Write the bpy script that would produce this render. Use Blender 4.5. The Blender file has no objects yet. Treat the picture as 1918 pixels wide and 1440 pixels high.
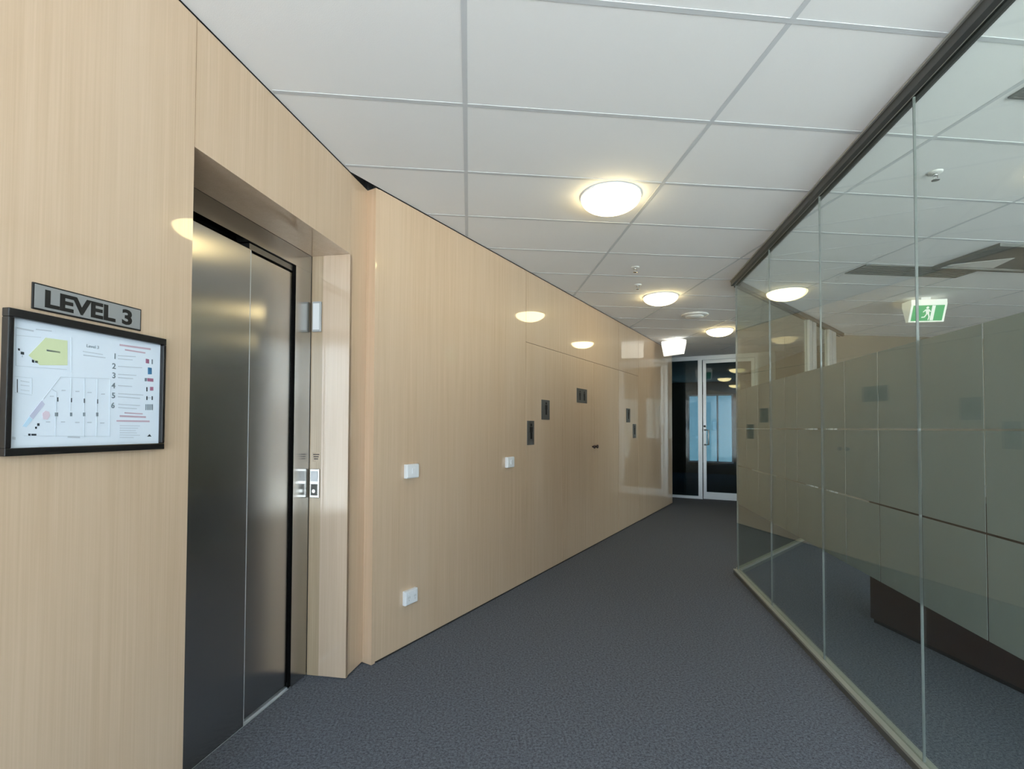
import bpy, bmesh, math
from mathutils import Matrix, Vector
C = bpy.context.scene.collection
R = math.radians
PI = math.pi
CE = 2.958          # ceiling height
# ------------------------------------------------------------------ materials
MATS = {}
def nodemat(name):
    m = bpy.data.materials.new(name); m.use_nodes = True
    nt = m.node_tree; nt.nodes.clear()
    out = nt.nodes.new('ShaderNodeOutputMaterial')
    MATS[name] = m
    return m, nt, out
def link(nt, a, b): nt.links.new(a, b)
def plain(name, col, rough=.5, metal=0, coat=0, emit=None, estr=0, spec=.5, bump=0, bscale=200):
    m, nt, out = nodemat(name)
    p = nt.nodes.new('ShaderNodeBsdfPrincipled')
    p.inputs['Base Color'].default_value = (*col, 1)
    p.inputs['Roughness'].default_value = rough
    p.inputs['Metallic'].default_value = metal
    p.inputs['Coat Weight'].default_value = coat
    p.inputs['Coat Roughness'].default_value = .05
    p.inputs['Specular IOR Level'].default_value = spec
    if emit:
        p.inputs['Emission Color'].default_value = (*emit, 1)
        p.inputs['Emission Strength'].default_value = estr
    if bump:
        tc = nt.nodes.new('ShaderNodeTexCoord'); nz = nt.nodes.new('ShaderNodeTexNoise')
        nz.inputs['Scale'].default_value = bscale; nz.inputs['Detail'].default_value = 3
        b = nt.nodes.new('ShaderNodeBump'); b.inputs['Strength'].default_value = bump; b.inputs['Distance'].default_value = .002
        link(nt, tc.outputs['Object'], nz.inputs['Vector']); link(nt, nz.outputs['Fac'], b.inputs['Height']); link(nt, b.outputs['Normal'], p.inputs['Normal'])
    link(nt, p.outputs[0], out.inputs[0])
    return m
def wood(name, c1, c2, c3, coat, rough=.45, coat_rough=.03, ior=1.55):
    """beech laminate: fine vertical grain with broader soft bands"""
    m, nt, out = nodemat(name)
    tc = nt.nodes.new('ShaderNodeTexCoord')
    def noise(sx, sz, scale, det):
        mp = nt.nodes.new('ShaderNodeMapping'); mp.inputs['Scale'].default_value = (sx, sx, sz)
        link(nt, tc.outputs['Object'], mp.inputs['Vector'])
        nz = nt.nodes.new('ShaderNodeTexNoise'); nz.inputs['Scale'].default_value = scale; nz.inputs['Detail'].default_value = det
        link(nt, mp.outputs[0], nz.inputs['Vector']); return nz
    fine = noise(1, .012, 160, 3); mid = noise(1, .03, 28, 4); broad = noise(1, .12, 4, 2)
    mx = nt.nodes.new('ShaderNodeMath'); mx.operation = 'MULTIPLY_ADD'; mx.inputs[1].default_value = .55
    link(nt, fine.outputs['Fac'], mx.inputs[0])
    md = nt.nodes.new('ShaderNodeMath'); md.operation = 'MULTIPLY'; md.inputs[1].default_value = .45
    link(nt, mid.outputs['Fac'], md.inputs[0]); link(nt, md.outputs[0], mx.inputs[2])
    rp = nt.nodes.new('ShaderNodeValToRGB')
    rp.color_ramp.elements[0].position = .36; rp.color_ramp.elements[0].color = (*c1, 1)
    rp.color_ramp.elements[1].position = .66; rp.color_ramp.elements[1].color = (*c2, 1)
    link(nt, mx.outputs[0], rp.inputs[0])
    mix = nt.nodes.new('ShaderNodeMixRGB'); mix.blend_type = 'MIX'; mix.inputs[2].default_value = (*c3, 1)
    sc = nt.nodes.new('ShaderNodeMapRange'); sc.inputs[1].default_value = .4; sc.inputs[2].default_value = .7; sc.inputs[3].default_value = 0; sc.inputs[4].default_value = .35
    link(nt, broad.outputs['Fac'], sc.inputs[0]); link(nt, sc.outputs[0], mix.inputs[0]); link(nt, rp.outputs[0], mix.inputs[1])
    p = nt.nodes.new('ShaderNodeBsdfPrincipled')
    link(nt, mix.outputs[0], p.inputs['Base Color'])
    p.inputs['Roughness'].default_value = rough
    p.inputs['Coat Weight'].default_value = coat; p.inputs['Coat Roughness'].default_value = coat_rough
    p.inputs['Coat IOR'].default_value = ior
    link(nt, p.outputs[0], out.inputs[0])
    return m
def carpet():
    m, nt, out = nodemat('carpet')
    tc = nt.nodes.new('ShaderNodeTexCoord')
    n1 = nt.nodes.new('ShaderNodeTexNoise'); n1.inputs['Scale'].default_value = 85; n1.inputs['Detail'].default_value = 4; n1.inputs['Roughness'].default_value = .8
    n2 = nt.nodes.new('ShaderNodeTexNoise'); n2.inputs['Scale'].default_value = 420; n2.inputs['Detail'].default_value = 2
    for n in (n1, n2): link(nt, tc.outputs['Object'], n.inputs['Vector'])
    ad = nt.nodes.new('ShaderNodeMath'); ad.operation = 'MULTIPLY_ADD'; ad.inputs[1].default_value = .5
    hm = nt.nodes.new('ShaderNodeMath'); hm.operation = 'MULTIPLY'; hm.inputs[1].default_value = .5
    link(nt, n2.outputs['Fac'], hm.inputs[0]); link(nt, n1.outputs['Fac'], ad.inputs[0]); link(nt, hm.outputs[0], ad.inputs[2])
    rp = nt.nodes.new('ShaderNodeValToRGB')
    rp.color_ramp.elements[0].position = .41; rp.color_ramp.elements[0].color = (.040, .044, .054, 1)
    rp.color_ramp.elements[1].position = .59; rp.color_ramp.elements[1].color = (.21, .23, .275, 1)
    link(nt, ad.outputs[0], rp.inputs[0])
    p = nt.nodes.new('ShaderNodeBsdfPrincipled'); p.inputs['Roughness'].default_value = .95; p.inputs['Specular IOR Level'].default_value = .1
    b = nt.nodes.new('ShaderNodeBump'); b.inputs['Strength'].default_value = .6; b.inputs['Distance'].default_value = .004
    link(nt, ad.outputs[0], b.inputs['Height']); link(nt, b.outputs[0], p.inputs['Normal'])
    link(nt, rp.outputs[0], p.inputs['Base Color']); link(nt, p.outputs[0], out.inputs[0])
    return m
def glass(name, tint, rough=0.0):
    """thin architectural glass: straight-through tinted transmission plus Schlick mirror reflection"""
    m, nt, out = nodemat(name)
    lw = nt.nodes.new('ShaderNodeLayerWeight'); lw.inputs['Blend'].default_value = .5
    pw = nt.nodes.new('ShaderNodeMath'); pw.operation = 'POWER'; pw.inputs[1].default_value = 5
    ma = nt.nodes.new('ShaderNodeMath'); ma.operation = 'MULTIPLY_ADD'; ma.inputs[1].default_value = .955; ma.inputs[2].default_value = .045
    link(nt, lw.outputs['Facing'], pw.inputs[0]); link(nt, pw.outputs[0], ma.inputs[0])
    t = nt.nodes.new('ShaderNodeBsdfTransparent'); t.inputs[0].default_value = (*tint, 1)
    g = nt.nodes.new('ShaderNodeBsdfGlossy'); g.inputs['Roughness'].default_value = rough; g.inputs['Color'].default_value = (.95, .97, .95, 1)
    mx = nt.nodes.new('ShaderNodeMixShader')
    link(nt, ma.outputs[0], mx.inputs[0]); link(nt, t.outputs[0], mx.inputs[1]); link(nt, g.outputs[0], mx.inputs[2])
    link(nt, mx.outputs[0], out.inputs[0])
    return m
def film(name, col):
    m, nt, out = nodemat(name)
    d = nt.nodes.new('ShaderNodeBsdfDiffuse'); d.inputs[0].default_value = (*col, 1)
    t = nt.nodes.new('ShaderNodeBsdfTranslucent'); t.inputs[0].default_value = (*col, 1)
    mx = nt.nodes.new('ShaderNodeMixShader'); mx.inputs[0].default_value = .5
    link(nt, d.outputs[0], mx.inputs[1]); link(nt, t.outputs[0], mx.inputs[2]); link(nt, mx.outputs[0], out.inputs[0])
    return m
def stainless(name, col, rough, aniso, rot):
    m, nt, out = nodemat(name)
    p = nt.nodes.new('ShaderNodeBsdfPrincipled')
    p.inputs['Base Color'].default_value = (*col, 1); p.inputs['Metallic'].default_value = 1
    p.inputs['Roughness'].default_value = rough; p.inputs['Anisotropic'].default_value = aniso; p.inputs['Anisotropic Rotation'].default_value = rot
    tg = nt.nodes.new('ShaderNodeTangent'); tg.direction_type = 'RADIAL'; tg.axis = 'Z'
    link(nt, tg.outputs[0], p.inputs['Tangent']); link(nt, p.outputs[0], out.inputs[0])
    return m
def emitter(name, col, s):
    m, nt, out = nodemat(name)
    e = nt.nodes.new('ShaderNodeEmission'); e.inputs[0].default_value = (*col, 1); e.inputs[1].default_value = s
    link(nt, e.outputs[0], out.inputs[0]); return m
M = MATS
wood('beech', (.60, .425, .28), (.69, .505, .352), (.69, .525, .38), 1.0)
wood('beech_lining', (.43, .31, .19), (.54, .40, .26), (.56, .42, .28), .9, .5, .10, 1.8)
wood('beech_gloss', (.61, .44, .305), (.70, .525, .38), (.70, .545, .41), 1.0, .45, .07, 2.0)
carpet()
plain('tile', (.88, .88, .89), .9, bump=.25, bscale=260, spec=.15)
plain('grid_white', (.62, .64, .67), .5, spec=.3)
plain('plaster', (.50, .49, .46), .85)
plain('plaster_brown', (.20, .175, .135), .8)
plain('void_black', (.006, .006, .006), 1, spec=0)
plain('dark_recess', (.03, .026, .022), .9)
plain('shaft', (.05, .05, .05), .9)
plain('bronze_dark', (.105, .11, .108), .38, metal=.6)
plain('bead_light', (.42, .43, .41), .4, metal=.5)
plain('rail_alu', (.40, .41, .36), .42, metal=.35)
plain('rail_side', (.13, .13, .115), .5, metal=.3)
plain('alu', (.62, .65, .68), .35, metal=.55)
plain('alu_post', (.55, .55, .53), .4, metal=.4)
plain('white_plastic', (.82, .83, .85), .3)
plain('grey_plastic', (.45, .46, .47), .4)
plain('sign_grey', (.29, .29, .285), .35)
plain('plate_dark', (.10, .097, .09), .35)
plain('ink_black', (.008, .008, .008), .5)
plain('black_frame', (.012, .011, .011), .25)
plain('paper', (.74, .80, .88), .12, spec=.5)
plain('timber_dark', (.042, .022, .019), .4)
plain('timber_top', (.20, .19, .18), .4)
plain('vent_grey', (.145, .15, .145), .6)
plain('chrome', (.6, .6, .6), .2, metal=1)
plain('brass', (.35, .25, .10), .3, metal=1)
plain('sign_green', (.02, .21, .07), .4, emit=(.02, .22, .07), estr=.5)
plain('sign_white', (.85, .85, .8), .4, emit=(.85, .9, .75), estr=.12)
plain('sign_lit', (.9, .9, .86), .4, emit=(1, .98, .88), estr=.4)
plain('ceramic_white', (.75, .75, .74), .4)
plain('asphalt', (.30, .32, .35), .9)
stainless('stainless', (.47, .465, .45), .19, .9, 0.0)
stainless('stainless_shaded', (.20, .20, .20), .35, .5, 0.0)  # darker copy of the steel: shade under the header put into its colour
glass('glass_clear', (.90, .925, .89))
glass('glass_dark', (.62, .70, .73))
glass('glass_blue', (.20, .27, .29))
glass('glass_window', (.93, .96, .96))
film('frost', (.375, .405, .405))
plain('glass_edge', (.17, .19, .185), .3)
emitter('lamp_glow', (1.0, .80, .40), 6.5)
for k, c in dict(y=(.66, .72, .44), g=(.50, .54, .60), l=(.55, .60, .66), d=(.20, .24, .27), k=(.03, .04, .05), r=(.55, .40, .47), b=(.05, .17, .32), p=(.35, .14, .22), v=(.52, .53, .66), c=(.52, .70, .85), h=(.72, .60, .68)).items():
    plain('print_' + k, c, .4)
# ------------------------------------------------------------------ mesh helpers
class MB:
    """collects shapes (local coordinates) and links them as ONE mesh object"""
    def __init__(s): s.v = []; s.f = []; s.mi = []; s.cur = 0; s.smooth = []
    def mat(s, i): s.cur = i; return s
    def add(s, vs, fs, smooth=False):
        o = len(s.v); s.v += [tuple(v) for v in vs]
        for f in fs: s.f.append([o + i for i in f]); s.mi.append(s.cur); s.smooth.append(smooth)
        return s
    def box(s, x0, x1, y0, y1, z0, z1):
        x0, x1 = sorted((x0, x1)); y0, y1 = sorted((y0, y1)); z0, z1 = sorted((z0, z1))
        return s.add([(x0,y0,z0),(x1,y0,z0),(x1,y1,z0),(x0,y1,z0),(x0,y0,z1),(x1,y0,z1),(x1,y1,z1),(x0,y1,z1)],
                     [(0,3,2,1),(4,5,6,7),(0,1,5,4),(1,2,6,5),(2,3,7,6),(3,0,4,7)])
    def prism_xz(s, poly, y0, y1):
        """polygon in (x, z), extruded from y0 (front) to y1"""
        if sum(poly[i][0]*poly[(i+1)%len(poly)][1]-poly[(i+1)%len(poly)][0]*poly[i][1] for i in range(len(poly))) < 0: poly = poly[::-1]
        n = len(poly); y0, y1 = min(y0, y1), max(y0, y1)
        vs = [(p[0], y0, p[1]) for p in poly] + [(p[0], y1, p[1]) for p in poly]
        fs = [tuple(range(n)), tuple(range(2*n-1, n-1, -1))] + [(i, i+n, (i+1)%n+n, (i+1)%n) for i in range(n)]
        return s.add(vs, fs)
    def prism_yz(s, poly, x0, x1):
        n = len(poly)
        vs = [(x0, p[0], p[1]) for p in poly] + [(x1, p[0], p[1]) for p in poly]
        fs = [tuple(range(n)), tuple(range(2*n-1, n-1, -1))] + [(i, i+n, (i+1)%n+n, (i+1)%n) for i in range(n)]
        return s.add(vs, fs)
    def lathe(s, prof, n=48, cx=0, cy=0, axis='z', smooth=True):
        """prof: (radius, height) pairs"""
        vs = []; fs = []
        for r, h in prof:
            for k in range(n):
                a = 2*PI*k/n
                p = (cx + r*math.cos(a), cy + r*math.sin(a), h)
                if axis == 'y': p = (cx + r*math.cos(a), h, cy + r*math.sin(a))
                vs.append(p)
        for i in range(len(prof)-1):
            for k in range(n):
                fs.append((i*n+k, i*n+(k+1)%n, (i+1)*n+(k+1)%n, (i+1)*n+k))
        fs.append(tuple(range(n))); fs.append(tuple(range((len(prof)-1)*n, len(prof)*n)))
        return s.add(vs, fs, smooth)
    def tube(s, pts, r, n=12):
        vs = []; fs = []; P = [Vector(p) for p in pts]
        for i, p in enumerate(P):
            d = (P[min(i+1, len(P)-1)] - P[max(i-1, 0)]).normalized()
            u = d.orthogonal().normalized() if i == 0 else (u - d*u.dot(d)).normalized()
            w = d.cross(u)
            for k in range(n):
                a = 2*PI*k/n; vs.append(p + u*r*math.cos(a) + w*r*math.sin(a))
        for i in range(len(P)-1):
            for k in range(n): fs.append((i*n+k, i*n+(k+1)%n, (i+1)*n+(k+1)%n, (i+1)*n+k))
        fs.append(tuple(range(n))); fs.append(tuple(range((len(P)-1)*n, len(P)*n)))
        return s.add(vs, fs, True)
    def build(s, name, mats, parent=None, loc=(0,0,0), rotz=0, bevel=0):
        me = bpy.data.meshes.new(name); me.from_pydata(s.v, [], s.f)
        for m in ([mats] if isinstance(mats, str) else mats): me.materials.append(M[m])
        me.polygons.foreach_set('material_index', s.mi); me.polygons.foreach_set('use_smooth', s.smooth)
        bm = bmesh.new(); bm.from_mesh(me); bmesh.ops.recalc_face_normals(bm, faces=bm.faces); bm.to_mesh(me); bm.free()
        me.update()
        o = bpy.data.objects.new(name, me); C.objects.link(o)
        o.location = loc; o.rotation_euler = (0, 0, rotz)
        if parent: o.parent = parent
        if bevel:
            b = o.modifiers.new('bevel', 'BEVEL'); b.width = bevel; b.segments = 2; b.limit_method = 'ANGLE'
        return o
def tag(o, label=None, cat=None, group=None, kind=None):
    for k, v in (('label', label), ('category', cat), ('group', group), ('kind', kind)):
        if v: o[k] = v
    return o
def thing(name, label, cat, loc, rotz=0, group=None, kind=None):
    o = bpy.data.objects.new(name, None); C.objects.link(o); o.empty_display_size = .1
    o.location = loc; o.rotation_euler = (0, 0, rotz)
    return tag(o, label, cat, group, kind)
def struct(o): o['kind'] = 'structure'; return o
def copy_tree(o, parent=None):
    c = o.copy(); C.objects.link(c)
    if parent: c.parent = parent
    for ch in list(o.children): copy_tree(ch, c)
    return c
def text_obj(name, body, size, mat, parent, x, y, z, depth=.0008, bold=0, sx=1, align='LEFT'):
    """raised lettering standing in the local x-z plane, facing -y"""
    cu = bpy.data.curves.new('txt', 'FONT'); cu.body = body; cu.size = size; cu.extrude = depth; cu.offset = bold
    cu.align_x = align; cu.resolution_u = 3
    t = bpy.data.objects.new('txt', cu); C.objects.link(t)
    me = bpy.data.meshes.new_from_object(t.evaluated_get(bpy.context.evaluated_depsgraph_get()))
    bpy.data.objects.remove(t); bpy.data.curves.remove(cu)
    me.name = name
    me.transform(Matrix.Rotation(PI/2, 4, 'X') @ Matrix.Diagonal((sx, 1, 1, 1)))
    me.materials.clear(); me.materials.append(M[mat])
    o = bpy.data.objects.new(name, me); C.objects.link(o); o.parent = parent; o.location = (x, y, z)
    return o
# ------------------------------------------------------------------ frames of the main planes (x along the wall, y to its left, z up)
class Fr:
    def __init__(s, ox, oy, deg): s.o = Vector((ox, oy, 0)); s.a = R(90 - deg); s.d = Vector((math.cos(s.a), math.sin(s.a), 0)); s.n = Vector((-math.sin(s.a), math.cos(s.a), 0))
    def p(s, x, y=0, z=0): return s.o + s.d*x + s.n*y + Vector((0, 0, z))
NW = Fr(-.701, 2.931, 15.7)     # near wall with the elevator
FW = Fr(-.568, 3.103, 36.78)    # panelled wall further along
GW = Fr(2.673, 4.655, 15.3)     # long glass partition
RW = Fr(2.673, 4.655, 52.5)     # glass return
EW = Fr(4.767, 9.672, 122.5)    # glazed end of the corridor
PLAN = [('y',[(-1.5785,1.6899),(-1.5253,1.6915),(-1.5238,1.6236),(-1.59,1.6152),(-1.6163,1.6374)]),('g',[(-1.6428,1.7049),(-1.6066,1.704),(-1.6066,1.7005),(-1.6427,1.7016)]),('g',[(-1.6007,1.7087),(-1.5647,1.7116),(-1.5646,1.7093),(-1.6007,1.7065)]),('g',[(-1.6435,1.6846),(-1.5893,1.6892),(-1.5892,1.6882),(-1.6435,1.6837)]),('l',[(-1.6417,1.6078),(-1.5242,1.6123),(-1.5242,1.6111),(-1.6417,1.6067)]),('l',[(-1.6455,1.7054),(-1.6447,1.7056),(-1.6424,1.6072),(-1.6432,1.6071)]),('l',[(-1.5159,1.7022),(-1.5148,1.7024),(-1.5126,1.6041),(-1.5136,1.604)]),('d',[(-1.5761,1.6591),(-1.5427,1.6586),(-1.5425,1.6539),(-1.576,1.6546)]),('k',[(-1.6393,1.6523),(-1.6359,1.6515),(-1.6358,1.6461),(-1.6392,1.6469)]),('k',[(-1.6334,1.6444),(-1.6265,1.6441),(-1.6263,1.6373),(-1.6333,1.6376)]),('k',[(-1.6085,1.6274),(-1.6037,1.6267),(-1.6035,1.6197),(-1.6083,1.6205)]),('k',[(-1.6012,1.6263),(-1.5952,1.6257),(-1.595,1.6202),(-1.6011,1.6207)]),('g',[(-1.6303,1.636),(-1.6293,1.6362),(-1.6291,1.6307),(-1.6302,1.6306)]),('l',[(-1.6445,1.5805),(-1.6074,1.5802),(-1.6074,1.5791),(-1.6444,1.5794)]),('l',[(-1.6435,1.5401),(-1.6064,1.5359),(-1.6063,1.5347),(-1.6435,1.539)]),('l',[(-1.6078,1.5796),(-1.6069,1.5797),(-1.6059,1.5381),(-1.6069,1.538)]),('k',[(-1.6399,1.5736),(-1.6385,1.5738),(-1.6378,1.54),(-1.6391,1.5399)]),('g',[(-1.6318,1.5712),(-1.6131,1.5688),(-1.613,1.5672),(-1.6317,1.5695)]),('g',[(-1.6315,1.5602),(-1.6128,1.559),(-1.6128,1.5577),(-1.6315,1.5588)]),('g',[(-1.6312,1.5479),(-1.6125,1.5466),(-1.6125,1.5452),(-1.6312,1.5466)]),('g',[(-1.4836,1.6694),(-1.4283,1.6685),(-1.4283,1.6664),(-1.4836,1.6674)]),('g',[(-1.482,1.6592),(-1.4203,1.6604),(-1.4202,1.6578),(-1.4819,1.6567)]),('r',[(-1.3777,1.7072),(-1.2747,1.7107),(-1.2745,1.7051),(-1.3776,1.7019)]),('r',[(-1.3606,1.6946),(-1.2931,1.695),(-1.293,1.6906),(-1.3605,1.6903)]),('r',[(-1.3578,1.499),(-1.2978,1.4975),(-1.2977,1.4937),(-1.3577,1.4954)]),('r',[(-1.3727,1.4896),(-1.2865,1.4883),(-1.2864,1.4828),(-1.3726,1.4843)]),('r',[(-1.3823,1.4745),(-1.2731,1.4745),(-1.2729,1.4693),(-1.3822,1.4696)]),('g',[(-1.3819,1.6722),(-1.3254,1.6771),(-1.3253,1.6749),(-1.3818,1.67)]),('g',[(-1.3817,1.6624),(-1.3357,1.6655),(-1.3357,1.6633),(-1.3816,1.6603)]),('g',[(-1.3811,1.6395),(-1.303,1.6447),(-1.3029,1.6425),(-1.3811,1.6374)]),('g',[(-1.3806,1.6151),(-1.3222,1.618),(-1.3222,1.6158),(-1.3805,1.613)]),('g',[(-1.3804,1.6053),(-1.3326,1.6068),(-1.3326,1.6046),(-1.3803,1.6032)]),('g',[(-1.3798,1.5808),(-1.3356,1.582),(-1.3355,1.5799),(-1.3798,1.5787)]),('g',[(-1.3792,1.5564),(-1.2973,1.5573),(-1.2973,1.555),(-1.3792,1.5542)]),('g',[(-1.379,1.5466),(-1.308,1.5463),(-1.308,1.5441),(-1.379,1.5445)]),('g',[(-1.3785,1.5237),(-1.3075,1.523),(-1.3074,1.5208),(-1.3785,1.5216)]),('g',[(-1.3783,1.514),(-1.318,1.5123),(-1.318,1.5101),(-1.3782,1.5118)]),('g',[(-1.372,1.4583),(-1.306,1.4578),(-1.306,1.4561),(-1.372,1.4567)]),('g',[(-1.3719,1.4511),(-1.313,1.4503),(-1.313,1.4486),(-1.3718,1.4495)]),('g',[(-1.3717,1.4439),(-1.32,1.4429),(-1.32,1.4412),(-1.3717,1.4423)]),('g',[(-1.3715,1.4367),(-1.3163,1.4354),(-1.3163,1.4337),(-1.3715,1.4351)]),('g',[(-1.3714,1.4295),(-1.3053,1.4278),(-1.3053,1.4261),(-1.3713,1.4279)]),('g',[(-1.3712,1.4223),(-1.3266,1.4207),(-1.3266,1.419),(-1.3712,1.4207)]),('p',[(-1.2907,1.6741),(-1.2795,1.6739),(-1.2792,1.66),(-1.2904,1.6602)]),('d',[(-1.27,1.6752),(-1.2662,1.6757),(-1.2659,1.6599),(-1.2697,1.6594)]),('b',[(-1.2827,1.6473),(-1.2694,1.6472),(-1.2689,1.6262),(-1.2821,1.6247)]),('d',[(-1.293,1.6114),(-1.2856,1.6122),(-1.2854,1.6018),(-1.2928,1.6011)]),('p',[(-1.2837,1.6124),(-1.2629,1.6127),(-1.2626,1.6022),(-1.2835,1.602)]),('k',[(-1.2868,1.5826),(-1.2831,1.5829),(-1.2827,1.569),(-1.2865,1.5687)]),('p',[(-1.2737,1.5845),(-1.2623,1.5855),(-1.262,1.5732),(-1.2734,1.5723)]),('k',[(-1.2861,1.5531),(-1.2824,1.5534),(-1.2821,1.5412),(-1.2858,1.541)]),('k',[(-1.2673,1.5543),(-1.2635,1.5546),(-1.2632,1.5423),(-1.267,1.5421)]),('g',[(-1.2823,1.5492),(-1.2672,1.5501),(-1.2671,1.548),(-1.2822,1.5471)]),('d',[(-1.2889,1.527),(-1.2859,1.5271),(-1.2855,1.5081),(-1.2884,1.508)]),('d',[(-1.2833,1.5273),(-1.2803,1.5274),(-1.2799,1.5083),(-1.2829,1.5082)]),('d',[(-1.2777,1.5275),(-1.2747,1.5277),(-1.2742,1.5085),(-1.2772,1.5084)]),('d',[(-1.272,1.5278),(-1.269,1.528),(-1.2685,1.5087),(-1.2716,1.5086)]),('d',[(-1.2663,1.5281),(-1.2632,1.5282),(-1.2628,1.5089),(-1.2659,1.5088)]),('k',[(-1.2803,1.4224),(-1.2652,1.4221),(-1.2721,1.4301)]),('l',[(-1.5411,1.5898),(-1.4078,1.5989),(-1.4078,1.5976),(-1.5411,1.5887)]),('l',[(-1.5133,1.5891),(-1.5122,1.5893),(-1.5128,1.4969),(-1.5139,1.4969)]),('l',[(-1.4781,1.5927),(-1.477,1.5928),(-1.4746,1.425),(-1.4757,1.425)]),('l',[(-1.4426,1.5932),(-1.4413,1.5933),(-1.4405,1.4244),(-1.4417,1.4244)]),('l',[(-1.4052,1.5969),(-1.4039,1.597),(-1.4016,1.4237),(-1.4029,1.4237)]),('l',[(-1.5498,1.5463),(-1.5487,1.5464),(-1.5486,1.4263),(-1.5496,1.4263)]),('l',[(-1.6216,1.4309),(-1.4039,1.426),(-1.4038,1.4247),(-1.6216,1.4298)]),('l',[(-1.5411,1.59),(-1.5397,1.5879),(-1.5793,1.5258),(-1.5806,1.5278)]),('l',[(-1.5611,1.5541),(-1.5598,1.5557),(-1.548,1.5479),(-1.5493,1.5463)]),('v',[(-1.5842,1.5227),(-1.5765,1.5132),(-1.6025,1.473),(-1.611,1.4811)]),('c',[(-1.611,1.4798),(-1.6037,1.4716),(-1.6174,1.4522),(-1.6256,1.4549)]),('h',[(-1.5822,1.4889),(-1.5749,1.4962),(-1.566,1.4937),(-1.5633,1.4837),(-1.5693,1.4722),(-1.5794,1.4734)]),('k',[(-1.547,1.5334),(-1.5444,1.5336),(-1.5441,1.522),(-1.5467,1.5218)]),('k',[(-1.5129,1.5336),(-1.5101,1.5338),(-1.5098,1.5219),(-1.5126,1.5217)]),('k',[(-1.4784,1.5339),(-1.4755,1.534),(-1.4752,1.5218),(-1.4781,1.5217)]),('k',[(-1.4421,1.5341),(-1.4391,1.5343),(-1.4388,1.5217),(-1.4418,1.5216)]),('d',[(-1.5519,1.492),(-1.5441,1.4922),(-1.5439,1.482),(-1.5517,1.4819)]),('d',[(-1.514,1.4931),(-1.5085,1.4933),(-1.5083,1.4829),(-1.5138,1.4828)]),('d',[(-1.4796,1.4942),(-1.4739,1.4944),(-1.4736,1.4837),(-1.4794,1.4836)]),('d',[(-1.4435,1.4954),(-1.4374,1.4955),(-1.4372,1.4846),(-1.4433,1.4844)]),('k',[(-1.6124,1.4357),(-1.6076,1.4356),(-1.6075,1.4301),(-1.6122,1.4302)]),('k',[(-1.6052,1.4352),(-1.5944,1.435),(-1.5943,1.4303),(-1.6051,1.4305)]),('k',[(-1.5973,1.4536),(-1.5936,1.4536),(-1.5935,1.448),(-1.5971,1.448)]),('k',[(-1.5926,1.4627),(-1.5878,1.4627),(-1.5876,1.4557),(-1.5925,1.4557)]),('g',[(-1.6466,1.4287),(-1.6398,1.4272),(-1.6397,1.4205),(-1.6464,1.422)]),('g',[(-1.5186,1.428),(-1.4866,1.4259),(-1.4865,1.4214),(-1.5185,1.4235)]),('g',[(-1.5658,1.5366),(-1.5555,1.5372),(-1.5555,1.5344),(-1.5657,1.5337)]),('g',[(-1.5376,1.5545),(-1.527,1.5553),(-1.5269,1.5524),(-1.5376,1.5516)]),('g',[(-1.5023,1.5542),(-1.491,1.5551),(-1.491,1.552),(-1.5022,1.5512)]),('g',[(-1.4694,1.5536),(-1.4576,1.5545),(-1.4575,1.5514),(-1.4693,1.5506)]),('g',[(-1.4318,1.5516),(-1.4194,1.5525),(-1.4193,1.5493),(-1.4317,1.5485)]),('g',[(-1.573,1.4679),(-1.5629,1.468),(-1.5628,1.4651),(-1.5729,1.465)]),('g',[(-1.537,1.4683),(-1.5263,1.4685),(-1.5262,1.4656),(-1.5369,1.4654)]),('g',[(-1.5003,1.4673),(-1.489,1.4675),(-1.4889,1.4645),(-1.5002,1.4643)]),('g',[(-1.4674,1.4678),(-1.4556,1.4679),(-1.4556,1.4648),(-1.4674,1.4647)]),('g',[(-1.4314,1.4666),(-1.419,1.4668),(-1.4189,1.4636),(-1.4313,1.4635)])]
# ================================================================== SETTING
WX0, WX1, WY0, WY1 = -3.2, 11.5, -1.9, 8.85
def M2(name, mats, build, fr=None, **k):
    b = MB(); build(b)
    return b.build(name, mats, loc=(fr.o if fr else (0, 0, 0)), rotz=(fr.a if fr else 0), **k)
e1 = EW.p(1.42)
xy = lambda p: (p[0], p[1])
FAR = [EW.p(-2.25, .05), EW.p(-2.25, 6.2), EW.p(1.65, 6.2), EW.p(1.65, .15), (9.6, e1.y+.1), (9.6, 7.3), (WX1, 7.3), (WX1, WY0-.05)]
def slab(name, mat, pts, z0, z1):
    b = MB(); n = len(pts)
    b.add([(p[0], p[1], z0) for p in pts] + [(p[0], p[1], z1) for p in pts], [tuple(range(n)), tuple(range(2*n-1, n-1, -1))] + [(i, i+n, (i+1) % n+n, (i+1) % n) for i in range(n)])
    return struct(b.build(name, mat))
slab('floor', 'carpet', [NW.p(-5.1, .6), NW.p(.2, .6), FW.p(0, .7), FW.p(7.5, 1.6), FW.p(9.0, 1.6)] + FAR, -.08, 0)
# ceiling: a slab whose left edge follows the two walls and cuts the corner beside the elevator wall
ceil = slab('ceiling', 'tile', [NW.p(-5.08), NW.p(-.012), FW.p(.045), FW.p(7.5), FW.p(7.5, 1.6), FW.p(9.0, 1.6)] + FAR, CE, CE+.02)
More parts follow.
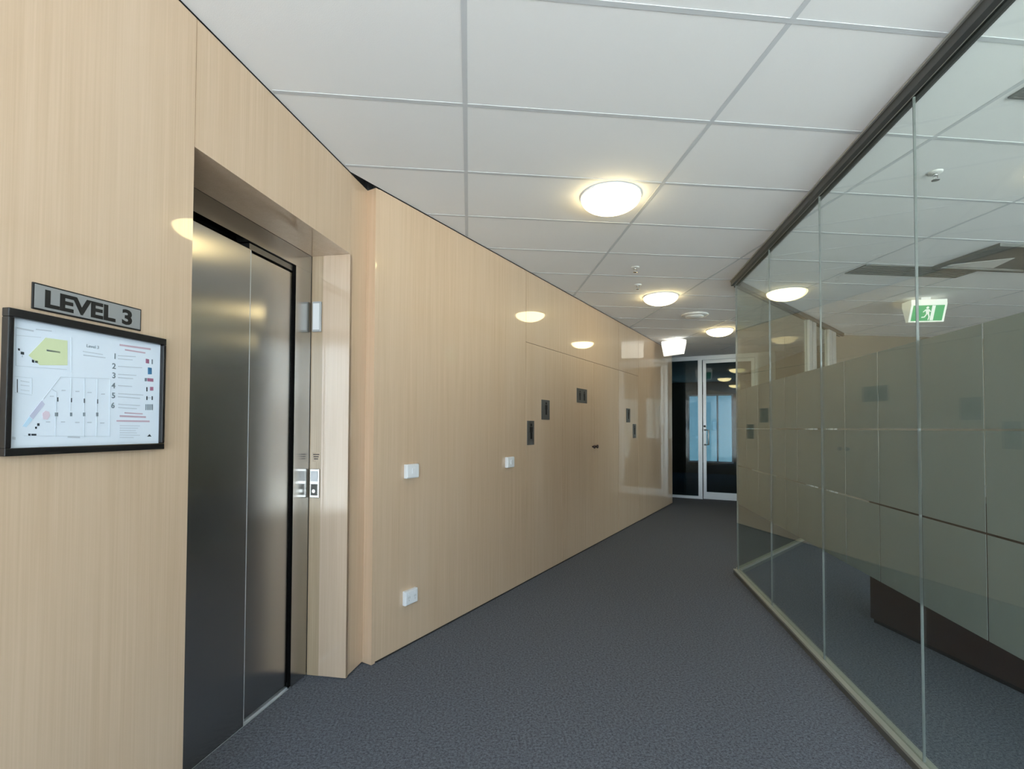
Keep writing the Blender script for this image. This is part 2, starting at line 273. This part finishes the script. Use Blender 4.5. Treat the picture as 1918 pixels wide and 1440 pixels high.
# T-bar grid, cut to the ceiling outline
def left_x(y):      # x of the left wall line at depth y
    xn = NW.o.x + (y - NW.o.y) * NW.d.x/NW.d.y; xf = FW.o.x + (y - FW.o.y) * FW.d.x/FW.d.y
    return max(xn, xf) if y > 2.93 else xn
def left_y(x):      # largest y reached by a bar at that x
    if x < -.69: return NW.o.y + (x - NW.o.x) * NW.d.y/NW.d.x
    return FW.o.y + (x - FW.o.x) * FW.d.y/FW.d.x
b = MB(); gx0, gy0, TW, TD, hb = -.027, 2.25, 1.2, .6, .011
for i in range(-2, 10):
    x = gx0 + TW*i; y1 = min(8.85, left_y(x) - .01)
    if x > 6.2: y1 = min(y1, 7.2 if x > 5.9 else 9)
    if y1 > WY0: b.box(x-hb, x+hb, WY0, y1, CE-.0018, CE+.004)
for j in range(-9, 26):
    y = gy0 + TD*j
    if y > WY0 and y < 8.8: b.box(left_x(y)+.01, WX1-.1 if y < 7.2 else 9.4 if y > 7.35 else 5.8, y-hb, y+hb, CE-.0020, CE+.004)
g = b.build('ceiling_grid', 'grid_white', ceil); g['kind'] = 'structure'
struct(M2('trim_2', 'void_black', lambda b: b.box(WX0-1.5, WX1, WY0, WY1, CE+.5, CE+.56)))   # soffit of the dark space above the ceiling
# near wall: three laminate panels round the lift opening with fine joints
PT = 2.475
def nearwall(b):
    b.box(-5.06, -1.110, 0, .03, .012, CE-.008)
    b.box(-1.107, -.0015, 0, .03, PT, CE-.008)
    b.box(.0015, .205, 0, .03, .012, CE-.008)
struct(M2('wall_left', 'beech', nearwall, NW))
def shaft(b):
    b.box(-5.06, -1.11, .04, .10, 0, CE+.5); b.box(-1.11, 0.03, .04, .10, PT+.03, CE+.5); b.box(.03, .24, .04, .10, 0, CE+.5)
    b.box(-1.3, .15, .46, .52, 0, CE+.5); b.box(-1.22, -1.13, .10, .46, 0, CE); b.box(.03, .10, .10, .46, 0, CE)
    b.box(-1.12, .03, .34, .46, 2.45, 2.75)
struct(M2('trim_4', 'shaft', shaft, NW))
def lining(b):
    b.box(-1.12, .02, .03, .25, PT, PT+.02)                       # soffit
    b.box(-1.13, -1.108, .03, .25, 0, PT)                         # left reveal
struct(M2('trim_1', 'beech', lining, NW))
struct(M2('trim_5', 'beech_gloss', lambda b: b.box(0, .022, .0, .172, .006, PT-.001), NW))   # right reveal, outer board
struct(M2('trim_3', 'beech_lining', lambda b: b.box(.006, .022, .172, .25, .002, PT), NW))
# panelled wall further along with flush doors
DT = 2.268
def farwall(b):
    b.box(0, 1.836, 0, .04, .014, CE-.008)
    b.box(1.840, 4.440, 0, .04, DT+.004, CE-.008)
    b.box(4.444, 5.35, 0, .04, DT+.004, CE-.008)
    b.box(4.430, 4.478, 0, .04, .014, DT)
    b.box(5.354, 7.50, 0, .04, .014, CE-.008)
struct(M2('wall_left_far', 'beech', farwall, FW))
struct(M2('wall_left_far_end', 'beech', lambda b: b.box(-.0005, -.0295, .0, .085, .004, CE-.010), FW))
def farback(b):
    b.box(.03, 7.5, .045, .12, 0, CE+.5); b.box(-.02, .05, .09, .7, 0, CE+.5); b.box(7.44, 7.5, .12, 1.6, 0, CE); b.box(7.44, 9.1, 1.6, 1.7, 0, CE+.5)
struct(M2('wall_left_core', 'shaft', farback, FW))
struct(M2('baseboard_left', 'dark_recess', lambda b: b.box(.02, 7.49, .006, .044, 0, .016), FW))
struct(M2('baseboard_near', 'dark_recess', lambda b: b.box(-5.0, -1.115, .006, .039, 0, .014), NW))
for i, (x0, x1) in enumerate(((1.840, 2.634), (2.638, 3.526), (3.530, 4.426), (4.482, 5.350))):
    o = struct(M2('door_%d' % (i+1), 'beech', lambda b: b.box(x0, x1, .001, .04, .014, DT), FW))
    if i in (1, 2):
        kx = 3.478 if i == 1 else 3.578
        MB().lathe([(.010, .002), (.010, -.012), (.020, -.018), (.024, -.028), (.020, -.036), (.004, -.038)], 20, kx, 1.225, 'y').build('knob', 'timber_dark', o)
# glazed end of the corridor
FH = 2.925
def endframe(b):
    b.box(-1.05, 1.09, -.03, .03, FH-.055, CE-.002)               # head
    b.box(-1.05, -.035, -.03, .03, 0, .055)                       # sill of the sidelight
    b.box(-.035, .045, -.035, .035, 0, FH)                        # mullion
    b.box(1.035, 1.09, -.035, .035, 0, FH); b.box(-1.10, -1.045, -.03, .03, 0, FH)
w1 = struct(M2('window_1', 'alu', endframe, EW))
MB().box(-1.045, -.035, -.004, .004, .055, FH-.055).build('pane', 'glass_dark', w1)
def leaf(b):
    b.box(.062, .122, -.022, .022, .008, FH-.062); b.box(.965, 1.028, -.022, .022, .008, FH-.062)
    b.box(.122, .965, -.022, .022, .008, .15); b.box(.122, .965, -.022, .022, FH-.128, FH-.062)
d5 = struct(M2('door_5', 'alu', leaf, EW))
MB().box(.122, .965, -.004, .004, .15, FH-.128).build('pane', 'glass_dark', d5)
hb_ = MB(); hb_.box(.068, .120, -.032, -.022, 1.08, 1.47); hb_.tube([(.097, -.03, 1.42), (.097, -.075, 1.42), (.17, -.085, 1.42), (.17, -.085, 1.12), (.097, -.075, 1.12), (.097, -.03, 1.12)], .018)
hb_.build('handle', 'alu', d5)
MB().lathe([(.022, -.022), (.022, -.034), (.016, -.036)], 20, .092, 1.50, 'y').build('lock', 'ink_black', d5)
# rooms and walls beyond
def backwalls(b):
    b.box(-2.2, -1.10, 0, .12, 0, CE)                             # left of the sidelight
    b.box(1.09, 1.42, -.05, .12, 0, CE)                           # right of the door
struct(M2('wall_end', 'plaster', backwalls, EW))
def right_end(b):
    b.box(e1.x-.05, e1.x+.25, e1.y-.05, e1.y+.1, 0, CE)
    b.box(e1.x+.25, 9.6, e1.y-.02, e1.y+.1, 0, CE)
    b.box(9.5, 9.6, 7.3, e1.y, 0, CE)
struct(M2('wall_corridor_end', 'plaster_brown', right_end))
def winframe(b, x0, x1, y, z0, z1, step):
    n = max(1, round((x1-x0)/step))
    for i in range(n+1):
        x = x0 + (x1-x0)*i/n; b.box(x-.025, x+.025, y-.03, y+.03, z0, z1)
    b.box(x0, x1, y-.03, y+.03, z0, z0+.05); b.box(x0, x1, y-.03, y+.03, z1-.05, z1)
# room behind the glazed door: dark, with tinted windows on its far side
WSL = -1.02
def doorroom(b):
    b.box(-2.3, -2.2, .0, 6.2, 0, CE); b.box(1.55, 1.65, .3, 6.2, 0, CE)
    b.box(-2.2, 1.55, 6.1, 6.2, 0, .35); b.box(-2.2, 1.55, 6.1, 6.2, 2.55, CE); b.box(-2.2, WSL, 6.1, 6.2, .35, 2.55); b.box(.30, 1.55, 6.1, 6.2, .35, 2.55)
struct(M2('wall_end_room', 'plaster_brown', doorroom, EW))
w = struct(M2('window_2', 'alu', lambda b: winframe(b, WSL, .30, 6.1, .35, 2.55, .42), EW))
MB().box(WSL, .30, 6.096, 6.104, .38, 2.52).build('pane', 'glass_blue', w)
# tenancy behind the glass partition
tx = RW.p(3.95)
def tenancy(b):
    b.box(tx.x, WX1, 7.22, 7.30, 0, CE)
struct(M2('wall_tenancy', 'plaster_brown', tenancy))
struct(M2('wall_right', 'plaster', lambda b: b.box(WX1-.1, WX1, WY0, 7.22, 0, CE)))
# street-side glazing behind the camera
def facade(b):
    b.box(-2.2, WX1, WY0-.06, WY0+.06, 0, .10); b.box(-2.2, WX1, WY0-.06, WY0+.06, 2.80, CE+.56)
struct(M2('wall_front', 'plaster', facade))
w = struct(M2('window_3', 'alu', lambda b: winframe(b, -2.1, WX1-.1, WY0, .10, 2.80, 1.5)))
MB().box(-2.1, WX1-.1, WY0-.004, WY0+.004, .12, 2.78).build('pane', 'glass_window', w)
# ================================================================== GLASS PARTITION
JO = [-.02, -1.004, -1.922, -2.850, -3.78, -4.71, -5.64, -6.57]
SEAM = {0: (-.33, -.67), 1: (-1.30, -1.525), 2: (-2.197, -2.530), 3: (-3.203, -3.49), 4: (-4.09, -4.40), 5: (-5.02, -5.33), 6: (-5.95, -6.26), 7: (-6.88, -7.19)}
WHO = ['first pane of the long glass partition, at the far corner beside the aluminium return', 'second pane of the long glass partition from its far corner', 'third pane of the long glass partition, left of the brightest joint', 'large near pane of the long glass partition at the right edge of the photo',
       'fifth pane of the long glass partition, beside the camera', 'sixth pane of the long glass partition, just behind the camera', 'last pane of the long glass partition, next to the street windows']
ROWS = ((.706, 1.080), (1.088, 1.449), (1.457, 1.836))
HZ = CE - .055
def pane_mesh(b, x0, x1, z0, z1):
    b.mat(0).box(x0, x1, -.005, .005, z0, z1)
    b.mi[-3] = 1; b.mi[-1] = 1                                    # the two narrow end faces show the green-grey cut edge
for i in range(7):
    x1, x0 = JO[i] - .002, JO[i+1] + .002; cx = (x0+x1)/2
    t = thing('glass_panel', 'clear ' + WHO[i], 'glass panel', GW.p(cx, 0, 0), GW.a, 'panes of the glass partition')
    b = MB(); pane_mesh(b, x0-cx, x1-cx, .049, HZ-.001); b.build('pane', ['glass_clear', 'glass_edge'], t)
    xs = [x1 + .001, *SEAM[i], x0 - .001]
    for z0, z1 in ROWS:
        for a, c in zip(xs[:-1], xs[1:]):
            MB().box(c-cx+.003, a-cx-.003, -.0062, -.0052, z0, z1).build('frosted_film', 'frost', t)
def rail(b, x0, x1):
    b.mat(0).box(x0, x1, -.032, .032, .034, .048); b.mat(1).box(x0, x1, -.030, .030, 0, .034)
def headrail(b, x0, x1):
    b.mat(0).box(x0, x1, .008, .036, HZ, CE-.006); b.box(x0, x1, -.036, -.008, HZ, CE-.006); b.mat(1).box(x0, x1, -.008, .008, HZ+.03, CE-.006)
    b.mat(1).box(x0, x1, .036, .046, CE-.014, CE-.004); b.box(x0, x1, .006, .009, HZ-.002, HZ+.004)
b = MB(); rail(b, -6.57, .018); o = b.build('floor_rail', ['rail_alu', 'rail_side'], None, GW.o, GW.a); tag(o, 'pale aluminium floor rail under the long glass partition', 'floor rail')
b = MB(); headrail(b, -6.57, .018); o = b.build('head_rail', ['bronze_dark', 'bead_light'], None, GW.o, GW.a); tag(o, 'dark grey ceiling channel above the long glass partition', 'ceiling rail')
b = MB(); rail(b, .052, 3.95); o = b.build('floor_rail', ['rail_alu', 'rail_side'], None, RW.o, RW.a); tag(o, 'pale aluminium floor rail of the short glass return, running back from the corner', 'floor rail')
b = MB(); headrail(b, .052, 3.95); o = b.build('head_rail', ['bronze_dark', 'bead_light'], None, RW.o, RW.a); tag(o, 'dark ceiling channel of the short glass return, running back from the corner', 'ceiling rail')
for x0, x1, lab in ((.03, 2.245, 'clear pane of the glass return between the partition corner and the first aluminium post'), (2.565, 3.155, 'narrow clear pane between the two aluminium posts of the glass return')):
    cx = (x0+x1)/2
    t = thing('glass_panel', lab, 'glass panel', RW.p(cx), RW.a); b = MB(); pane_mesh(b, x0-cx, x1-cx, .049, HZ-.001); b.build('pane', ['glass_clear', 'glass_edge'], t)
for x0, x1, lab in ((2.25, 2.56, 'wider aluminium double post of the glass return, nearer the corner'), (3.16, 3.52, 'aluminium double post at the far end of the glass return')):
    t = thing('aluminium_post', lab, 'post', RW.p((x0+x1)/2), RW.a, 'posts of the glass return'); h = (x1-x0)/2
    MB().box(-h, -.03, -.03, .03, .049, HZ-.001).build('frame_stile', 'alu_post', t, bevel=.003)
    MB().box(.03, h, -.03, .03, .049, HZ-.001).build('door_stile', 'alu_post', t, bevel=.003)
    MB().box(-.03, .03, -.012, .012, .049, HZ-.001).build('rebate', 'rail_side', t)
# dark counter behind the partition
t = thing('reception_counter', 'dark reddish-brown timber counter behind the frosted glass partition', 'counter', (3.32, 1.3, 0))
MB().box(-.29, -.265, -2.6, 2.13, .03, 1.02).build('front_panel', 'timber_dark', t)
MB().box(-.265, .28, 2.10, 2.13, .03, 1.02).build('end_panel', 'timber_dark', t)
MB().box(-.275, .26, -2.58, 2.115, 0, .03).build('kickboard', 'ink_black', t)
MB().box(-.31, .30, -2.62, 2.15, 1.02, 1.06).build('countertop', 'timber_top', t, bevel=.004)
MB().box(-.265, .28, -2.60, -2.57, .03, 1.02).build('end_panel', 'timber_dark', t)
# ================================================================== ELEVATOR
t = thing('elevator', 'brushed stainless steel elevator doors recessed in the beech wall', 'elevator', NW.p(-.55), NW.a)
X = lambda s: s + .55
MB().box(X(-1.105), X(0.0), .250, .345, 2.372, PT-.002).build('header', 'stainless', t)
MB().box(X(-.146), X(-.002), .250, .345, .006, 2.3715).build('jamb', 'stainless', t)
MB().box(X(-.1565), X(-.1465), .2515, .265, .012, 2.371).build('door_gap', 'void_black', t)
MB().box(X(-1.105), X(-.955), .250, .345, .006, 2.3715).build('jamb', 'stainless', t)
MB().box(X(-.985), X(-.500), .254, .262, .004, 2.334).build('door_panel', 'stainless', t, bevel=.002)
MB().box(X(-.502), X(-.4975), .2535, .2645, .006, 2.333).build('edge_strip', 'alu', t)
MB().box(X(-.560), X(-.156), .266, .296, .024, 2.326).build('door_panel', 'stainless', t, bevel=.002)
MB().box(X(-.499), X(-.158), .264, .336, 2.338, 2.368).build('track_cover', 'stainless_shaded', t)
b = MB(); b.box(X(-1.0), X(-.152), .3455, .40, 0.02, 2.44); b.build('shaft_shadow', 'void_black', t)
b = MB(); b.box(X(-1.10), X(-.152), .256, .268, 0, .003); b.box(X(-1.10), X(-.152), .274, .300, 0, .003); b.box(X(-1.10), X(-.152), .304, .344, 0, .003); b.box(X(-.498), X(-.152), .2655, .2995, .003, .012); b.build('sill', 'alu', t)
# jamb fittings sit on the right reveal (facing along the wall towards the camera)
t = thing('floor_indicator', 'small pale vertical indicator plate high on the elevator reveal', 'indicator', NW.p(.006, .209, 2.11), NW.a)
MB().box(-.016, 0, -.028, .028, -.090, .090).build('housing', 'grey_plastic', t, bevel=.004)
MB().box(-.0175, -.016, -.020, .020, -.078, .078).build('lens', 'white_plastic', t)
t = thing('call_button', 'pale elevator call button station on the right reveal of the elevator', 'call button', NW.p(.006, .209, 1.124), NW.a)
MB().box(-.014, 0, -.030, .030, -.085, .085).build('faceplate', 'chrome', t, bevel=.003)
MB().box(-.017, -.014, -.022, .022, .012, .072).build('label_plate', 'white_plastic', t)
MB().box(-.017, -.014, -.020, .020, -.070, -.004).build('display', 'plate_dark', t)
b = MB(); b.add([(-.0165-.004*(k//16), .011*math.cos(PI*k/8), -.045+.011*math.sin(PI*k/8)) for k in range(32)], [tuple(range(16, 32))] + [(k, (k+1) % 16, (k+1) % 16+16, k+16) for k in range(16)]); b.build('push_button', 'chrome', t)
t = thing('notice_label', 'tiny brown printed notice above the elevator call button', 'notice', NW.p(.006, .206, 1.278), NW.a)
MB().box(-.0015, 0, -.026, .026, -.028, .028).build('backing', 'beech_lining', t)
b = MB()
for k in range(3): b.box(-.0022, -.0015, -.020+.004*k, .020-.003*k, .012-.013*k, .018-.013*k)
b.build('printed_lines', 'timber_dark', t)
# ================================================================== SIGNS ON THE NEAR WALL
t = thing('level_sign', 'grey LEVEL 3 sign with black edge on the beech wall', 'sign', NW.p(-1.4575, 0, 1.796), NW.a)
MB().box(-.151, .151, -.005, 0, -.035, .035).build('plate_edge', 'ink_black', t, bevel=.001)
MB().box(-.147, .147, -.006, -.005, -.031, .031).build('plate', 'sign_grey', t)
text_obj('lettering', 'LEVEL 3', .0620, 'ink_black', t, -.1260, -.006, -.0225, .0008, .0023, 1.19)
t = thing('floor_plan_board', 'black framed floor plan directory below the LEVEL 3 sign', 'notice board', NW.p(-1.4485, 0, 1.5635), NW.a)
ox, oz = -1.4485, 1.5635
b = MB(); x0, x1, z0, z1 = -.2215, .2195, -.1835, .1855
b.box(x0, x1, -.022, 0, z1-.022, z1); b.box(x0, x1, -.022, 0, z0, z0+.020); b.box(x0, x0+.013, -.022, 0, z0+.02, z1-.022); b.box(x1-.010, x1, -.022, 0, z0+.02, z1-.022)
b.build('frame', 'black_frame', t, bevel=.002)
MB().box(x0+.013, x1-.010, -.008, -.002, z0+.02, z1-.022).build('paper', 'paper', t)
keys = 'ygldkrbpvch'
b = MB()
for c, poly in PLAN:
    b.mat(keys.index(c)).prism_xz([(p[0]-ox, p[1]-oz) for p in poly], -.0088, -.0078)
b.build('printed_plan', ['print_'+k for k in keys], t)
for k, (s, z) in enumerate([(-1.3915, 1.6599), (-1.394, 1.6296), (-1.3934, 1.6013), (-1.3943, 1.5704), (-1.3936, 1.5406), (-1.3946, 1.5106)]):
    text_obj('printed_numeral', str(k+1), .0235, 'print_d', t, s-ox-.006, -.0086, z-oz, .0004, .0004)
text_obj('printed_title', 'Level 3', .0125, 'print_d', t, -1.4752-ox, -.0086, 1.682-oz, .0004)
# ================================================================== FITTINGS ON THE FAR WALL
def wallplate(x, z, label, cat, sockets, w=.118, h=.094, group=None):
    t = thing('light_switch' if cat == 'switch' else 'power_outlet', label, cat, FW.p(x, 0, z), FW.a)
    MB().box(-w/2, w/2, -.026, 0, -h/2, h/2).build('mounting_block', 'white_plastic', t, bevel=.004)
    MB().box(-w/2+.005, w/2-.005, -.031, -.026, -h/2+.005, h/2-.005).build('faceplate', 'white_plastic', t, bevel=.003)
    if cat == 'switch': MB().box(-.012, .012, -.036, -.031, -.018, .018).build('rocker', 'white_plastic', t, bevel=.002)
    else:
        for sx in (-.028, .028):
            b = MB(); b.box(sx-.008, sx-.005, -.0316, -.031, -.004, .010); b.box(sx+.005, sx+.008, -.0316, -.031, -.004, .010); b.box(sx-.0015, sx+.0015, -.0316, -.031, -.020, -.010); b.build('socket', 'grey_plastic', t)
        for sx in (-.028, .028): MB().box(sx-.006, sx+.006, -.035, -.031, .020, .034).build('rocker', 'white_plastic', t)
wallplate(.292, 1.163, 'white wall switch on the beech wall above the power outlet', 'switch', 0)
wallplate(1.533, 1.149, 'white wall switch on the beech wall just left of the first flush door', 'switch', 0)
wallplate(.290, .330, 'white power outlet low on the beech wall near the carpet', 'outlet', 2)
def person_picto(b, cx, cz, h):
    r = h*.085
    b.prism_xz([(cx+r*math.cos(PI*k/8), cz+h*.40+r*math.sin(PI*k/8)) for k in range(16)], -.0075, -.005)
    b.prism_xz([(cx-h*.16, cz+h*.27), (cx+h*.16, cz+h*.27), (cx+h*.16, cz-h*.06), (cx+h*.11, cz-h*.06), (cx+h*.10, cz-h*.46), (cx+h*.015, cz-h*.46), (cx+h*.015, cz-h*.1), (cx-h*.015, cz-h*.1), (cx-h*.015, cz-h*.46), (cx-h*.10, cz-h*.46), (cx-h*.11, cz-h*.06), (cx-h*.16, cz-h*.06)], -.0075, -.005)
for x0, x1, z0, z1, lab, kind in ((1.862, 1.996, 1.291, 1.522, 'dark restroom pictogram plate, lower of the pair on the first flush door', 1),
        (2.148, 2.322, 1.538, 1.738, 'dark restroom pictogram plate, upper of the pair on the first flush door', 1),
        (3.003, 3.299, 1.750, 1.916, 'wide dark sign plate high on the double cupboard door, above the two knobs', 2),
        (4.761, 4.932, 1.540, 1.744, 'dark pictogram plate, upper of the pair on the farthest flush door', 1),
        (5.058, 5.214, 1.305, 1.518, 'dark pictogram plate, lower of the pair on the farthest flush door', 1)):
    w, h = (x1-x0)/2, (z1-z0)/2
    t = thing('door_sign', lab, 'sign', FW.p((x0+x1)/2, 0, (z0+z1)/2), FW.a, 'pictogram plates on the flush doors')
    MB().box(-w, w, -.005, 0, -h, h).build('plate', 'plate_dark', t, bevel=.001)
    b = MB()
    if kind == 1: person_picto(b, w*.1, h*.12, h*1.35)
    else:
        person_picto(b, -w*.42, 0, h*1.4); b.build('pictogram', 'ink_black', t); b = MB(); person_picto(b, w*.42, 0, h*1.4)
    b.build('pictogram', 'ink_black', t)
# ================================================================== CEILING FITTINGS
def dome_light(x, y, lab):
    t = thing('ceiling_light', lab, 'ceiling light', (x, y, CE), 0, 'round dome lights along the corridor')
    MB().lathe([(.175, 0), (.194, -.001), (.196, -.010), (.192, -.013), (.18, -.012)], 64).build('rim', 'white_plastic', t)
    MB().lathe([(.191*math.cos(a), -.012-.088*math.sin(a)) for a in [PI/2*k/12 for k in range(12)]] + [(.004, -.1)], 64).build('diffuser', 'lamp_glow', t)
    return t
dome_light(.905, 3.05, 'nearest and largest lit dome light on the corridor ceiling')
dome_light(2.165, 5.33, 'middle lit dome light of the three along the corridor ceiling')
dome_light(3.795, 7.05, 'farthest lit dome light, just in front of the glazed end door')
def sprinkler(x, y, lab):
    t = thing('sprinkler', lab, 'sprinkler', (x, y, CE), 0)
    MB().lathe([(.036, 0), (.036, -.004), (.030, -.010), (.012, -.011)], 28).build('escutcheon', 'ceramic_white', t)
    b = MB(); b.lathe([(.011, -.010), (.011, -.022), (.006, -.024)], 16); b.tube([(-.012, 0, -.022), (-.014, 0, -.036), (-.004, 0, -.048)], .002, 8); b.tube([(.012, 0, -.022), (.014, 0, -.036), (.004, 0, -.048)], .002, 8); b.build('frame', 'chrome', t)
    MB().lathe([(.020, -.047), (.020, -.050), (.004, -.051)], 24).build('deflector', 'chrome', t)
sprinkler(1.535, 4.38, 'small sprinkler head on the corridor ceiling between the nearest and middle dome lights')
sprinkler(1.752, 4.918, 'small sprinkler head on the corridor ceiling just short of the middle dome light')
sprinkler(2.704, 2.553, 'sprinkler head on the ceiling behind the glass partition')
t = thing('ceiling_diffuser', 'round white ceiling diffuser between the middle and farthest dome lights', 'ceiling vent', (2.96, 6.14, CE))
MB().lathe([(.17, 0), (.175, -.006), (.15, -.022), (.12, -.024)], 48).build('ring', 'ceramic_white', t)
MB().lathe([(.115, -.020), (.11, -.034), (.004, -.038)], 48).build('centre_disc', 'ceramic_white', t)
def grille(x0, x1, y0, y1, lab):
    t = thing('air_grille', lab, 'air vent', ((x0+x1)/2, (y0+y1)/2, CE), 0, 'grey linear air grilles in the ceiling')
    w, d = (x1-x0)/2, (y1-y0)/2
    b = MB(); b.box(-w, w, -d, -d+.012, -.008, 0); b.box(-w, w, d-.012, d, -.008, 0); b.box(-w, -w+.012, -d+.012, d-.012, -.008, 0); b.box(w-.012, w, -d+.012, d-.012, -.008, 0); b.build('frame', 'vent_grey', t)
    n = max(3, round((y1-y0-.024)/.04)); b = MB()
    for k in range(n):
        y = -d+.012 + (2*d-.024)*(k+.5)/n; b.box(-w+.012, w-.012, y-.012, y+.012, -.007, -.001)
    b.build('blades', 'vent_grey', t)
    MB().box(-w+.012, w-.012, -d+.012, d-.012, -.001, 0).build('backing', 'dark_recess', t)
grille(3.60, 4.78, 4.07, 4.33, 'long dark air grille in the ceiling behind the glass, left of the pale troffer')
grille(2.415, 3.53, 1.69, 1.935, 'dark air grille in the ceiling at the top right corner of the photo')
t = thing('ceiling_troffer', 'recessed ceiling troffer with pale panel behind the glass partition, right of the exit sign', 'ceiling light', (4.72, 3.77, CE))
b = MB(); b.box(-.47, -.43, -.29, .29, -.028, 0); b.box(.43, .47, -.29, .29, -.028, 0); b.box(-.43, .43, -.29, -.25, -.028, 0); b.box(-.43, .43, .25, .29, -.028, 0); b.build('frame', 'vent_grey', t)
MB().box(-.43, .43, -.25, .25, -.010, 0).build('panel', 'vent_grey', t)
MB().add([(-.40, .24, -.012), (.10, .24, -.012), (.0, -.02, -.012), (-.40, .21, -.012), (-.40, .24, -.010), (.10, .24, -.010), (.0, -.02, -.010), (-.40, .21, -.010)], [(0,1,2,3), (7,6,5,4), (0,1,5,4), (1,2,6,5), (2,3,7,6), (3,0,4,7)]).build('pale_panel', 'ceramic_white', t)
def exit_sign(loc, rotz, lab, lit):
    t = thing('exit_sign', lab, 'exit sign', loc, rotz, None)
    W, H, D0, D1 = .185, .245, .085, .020
    def yf(z): return -(D0 + (D1-D0)*(-z/H))
    prof = [(-D0, 0), (D0, 0), (D0, -.06), (D1, -H), (-D1, -H), (-D0, -.06)]
    MB().prism_yz(prof, -W, W).build('housing', 'sign_lit' if lit else 'sign_white', t, bevel=.004)
    MB().box(-.05, .05, -.03, .03, 0, .035).build('mount', 'white_plastic', t)
    def face(z):  # front face depth at height z
        return -(D0 + (D1-D0)*max(0, (-z-.06)/(H-.06)))
    def quad(b, poly, off):
        n = len(poly); b.add([(x, face(z)-off, z) for x, z in poly] + [(x, face(z)-off+.003, z) for x, z in poly], [tuple(range(n)), tuple(range(2*n-1, n-1, -1))] + [(i, i+n, (i+1) % n+n, (i+1) % n) for i in range(n)])
    zt, zb = -.068, -.232
    b = MB(); quad(b, [(-.160, zb), (.160, zb), (.160, zt), (-.160, zt)], .003); b.build('green_face', 'sign_green', t)
    b = MB()
    cz = (zt+zb)/2
    quad(b, [(.032, zb+.004), (.066, zb+.004), (.066, zt-.004), (.032, zt-.004)], .005)                # doorway
    quad(b, [(-.012+.014*math.cos(PI*k/6), cz+.056+.014*math.sin(PI*k/6)) for k in range(12)], .005)    # head
    quad(b, [(-.032, cz+.038), (.006, cz+.040), (.014, cz-.006), (-.016, cz-.008)], .005)               # trunk
    quad(b, [(.006, cz+.040), (.030, cz+.016), (.024, cz+.010), (.004, cz+.024)], .005)                 # arm
    quad(b, [(-.032, cz+.038), (-.054, cz+.012), (-.046, cz+.008), (-.026, cz+.026)], .005)
    quad(b, [(-.002, cz-.006), (.014, cz-.006), (.028, cz-.040), (.020, cz-.076), (.010, cz-.074), (.014, cz-.042)], .005)
    quad(b, [(-.016, cz-.008), (.0, cz-.008), (-.024, cz-.046), (-.058, cz-.050), (-.058, cz-.040), (-.030, cz-.036)], .005)
    b.build('running_figure', 'sign_white', t)
    return t
exit_sign((5.19, 5.06, CE-.035), R(-14), 'green running figure exit sign hanging behind the glass partition', False)
exit_sign((3.40, 7.82, CE-.035), R(122), 'white lit exit sign box seen from behind, at the far end of the beech wall', True)
# ================================================================== LIGHT AND CAMERA
wd = bpy.data.worlds.new('World'); bpy.context.scene.world = wd; wd.use_nodes = True
nt = wd.node_tree; bg = nt.nodes['Background']; bg.inputs[1].default_value = 4.4
# bright overcast sky above, street half below with extra glow added to brighten the ceiling (the corridor is on an upper level)
tc = nt.nodes.new('ShaderNodeTexCoord'); sx = nt.nodes.new('ShaderNodeSeparateXYZ'); rp = nt.nodes.new('ShaderNodeValToRGB')
link(nt, tc.outputs['Generated'], sx.inputs[0])
mr = nt.nodes.new('ShaderNodeMapRange'); mr.inputs[1].default_value = -1; mr.inputs[2].default_value = 1
link(nt, sx.outputs['Z'], mr.inputs[0]); link(nt, mr.outputs[0], rp.inputs[0]); link(nt, rp.outputs[0], bg.inputs[0])
cr = rp.color_ramp; cr.elements[0].position = .40; cr.elements[0].color = (.96, .98, 1.0, 1); cr.elements[1].position = .62; cr.elements[1].color = (.55, .66, .80, 1)
cam = bpy.data.cameras.new('camera'); co = bpy.data.objects.new('camera', cam); C.objects.link(co)
pitch, roll, yaw, f = R(1.3319), R(.18924), R(5.81135), 912.33
fw = Vector((math.sin(yaw)*math.cos(pitch), math.cos(yaw)*math.cos(pitch), math.sin(pitch)))
rt0 = Vector((math.cos(yaw), -math.sin(yaw), 0)); up0 = rt0.cross(fw)
rt = rt0*math.cos(roll) + up0*math.sin(roll); up = up0*math.cos(roll) - rt0*math.sin(roll)
mw = Matrix((rt, up, -fw)).transposed().to_4x4(); mw.translation = (0, 0, 1.455)
co.matrix_world = mw
cam.sensor_fit = 'HORIZONTAL'; cam.sensor_width = 36; cam.lens = f*36/1918
cam.shift_x = (959 - 971.56)/1918; cam.shift_y = (779.79 - 720)/1918
cam.clip_start = .02; cam.clip_end = 200
sc = bpy.context.scene; sc.camera = co
sc.view_settings.view_transform = 'Standard'; sc.view_settings.look = 'None'; sc.view_settings.gamma = 1; sc.view_settings.use_curve_mapping = False
sc.view_settings.exposure = 1.08
sc.cycles.max_bounces = 14; sc.cycles.diffuse_bounces = 6; sc.cycles.glossy_bounces = 6; sc.cycles.transparent_max_bounces = 32
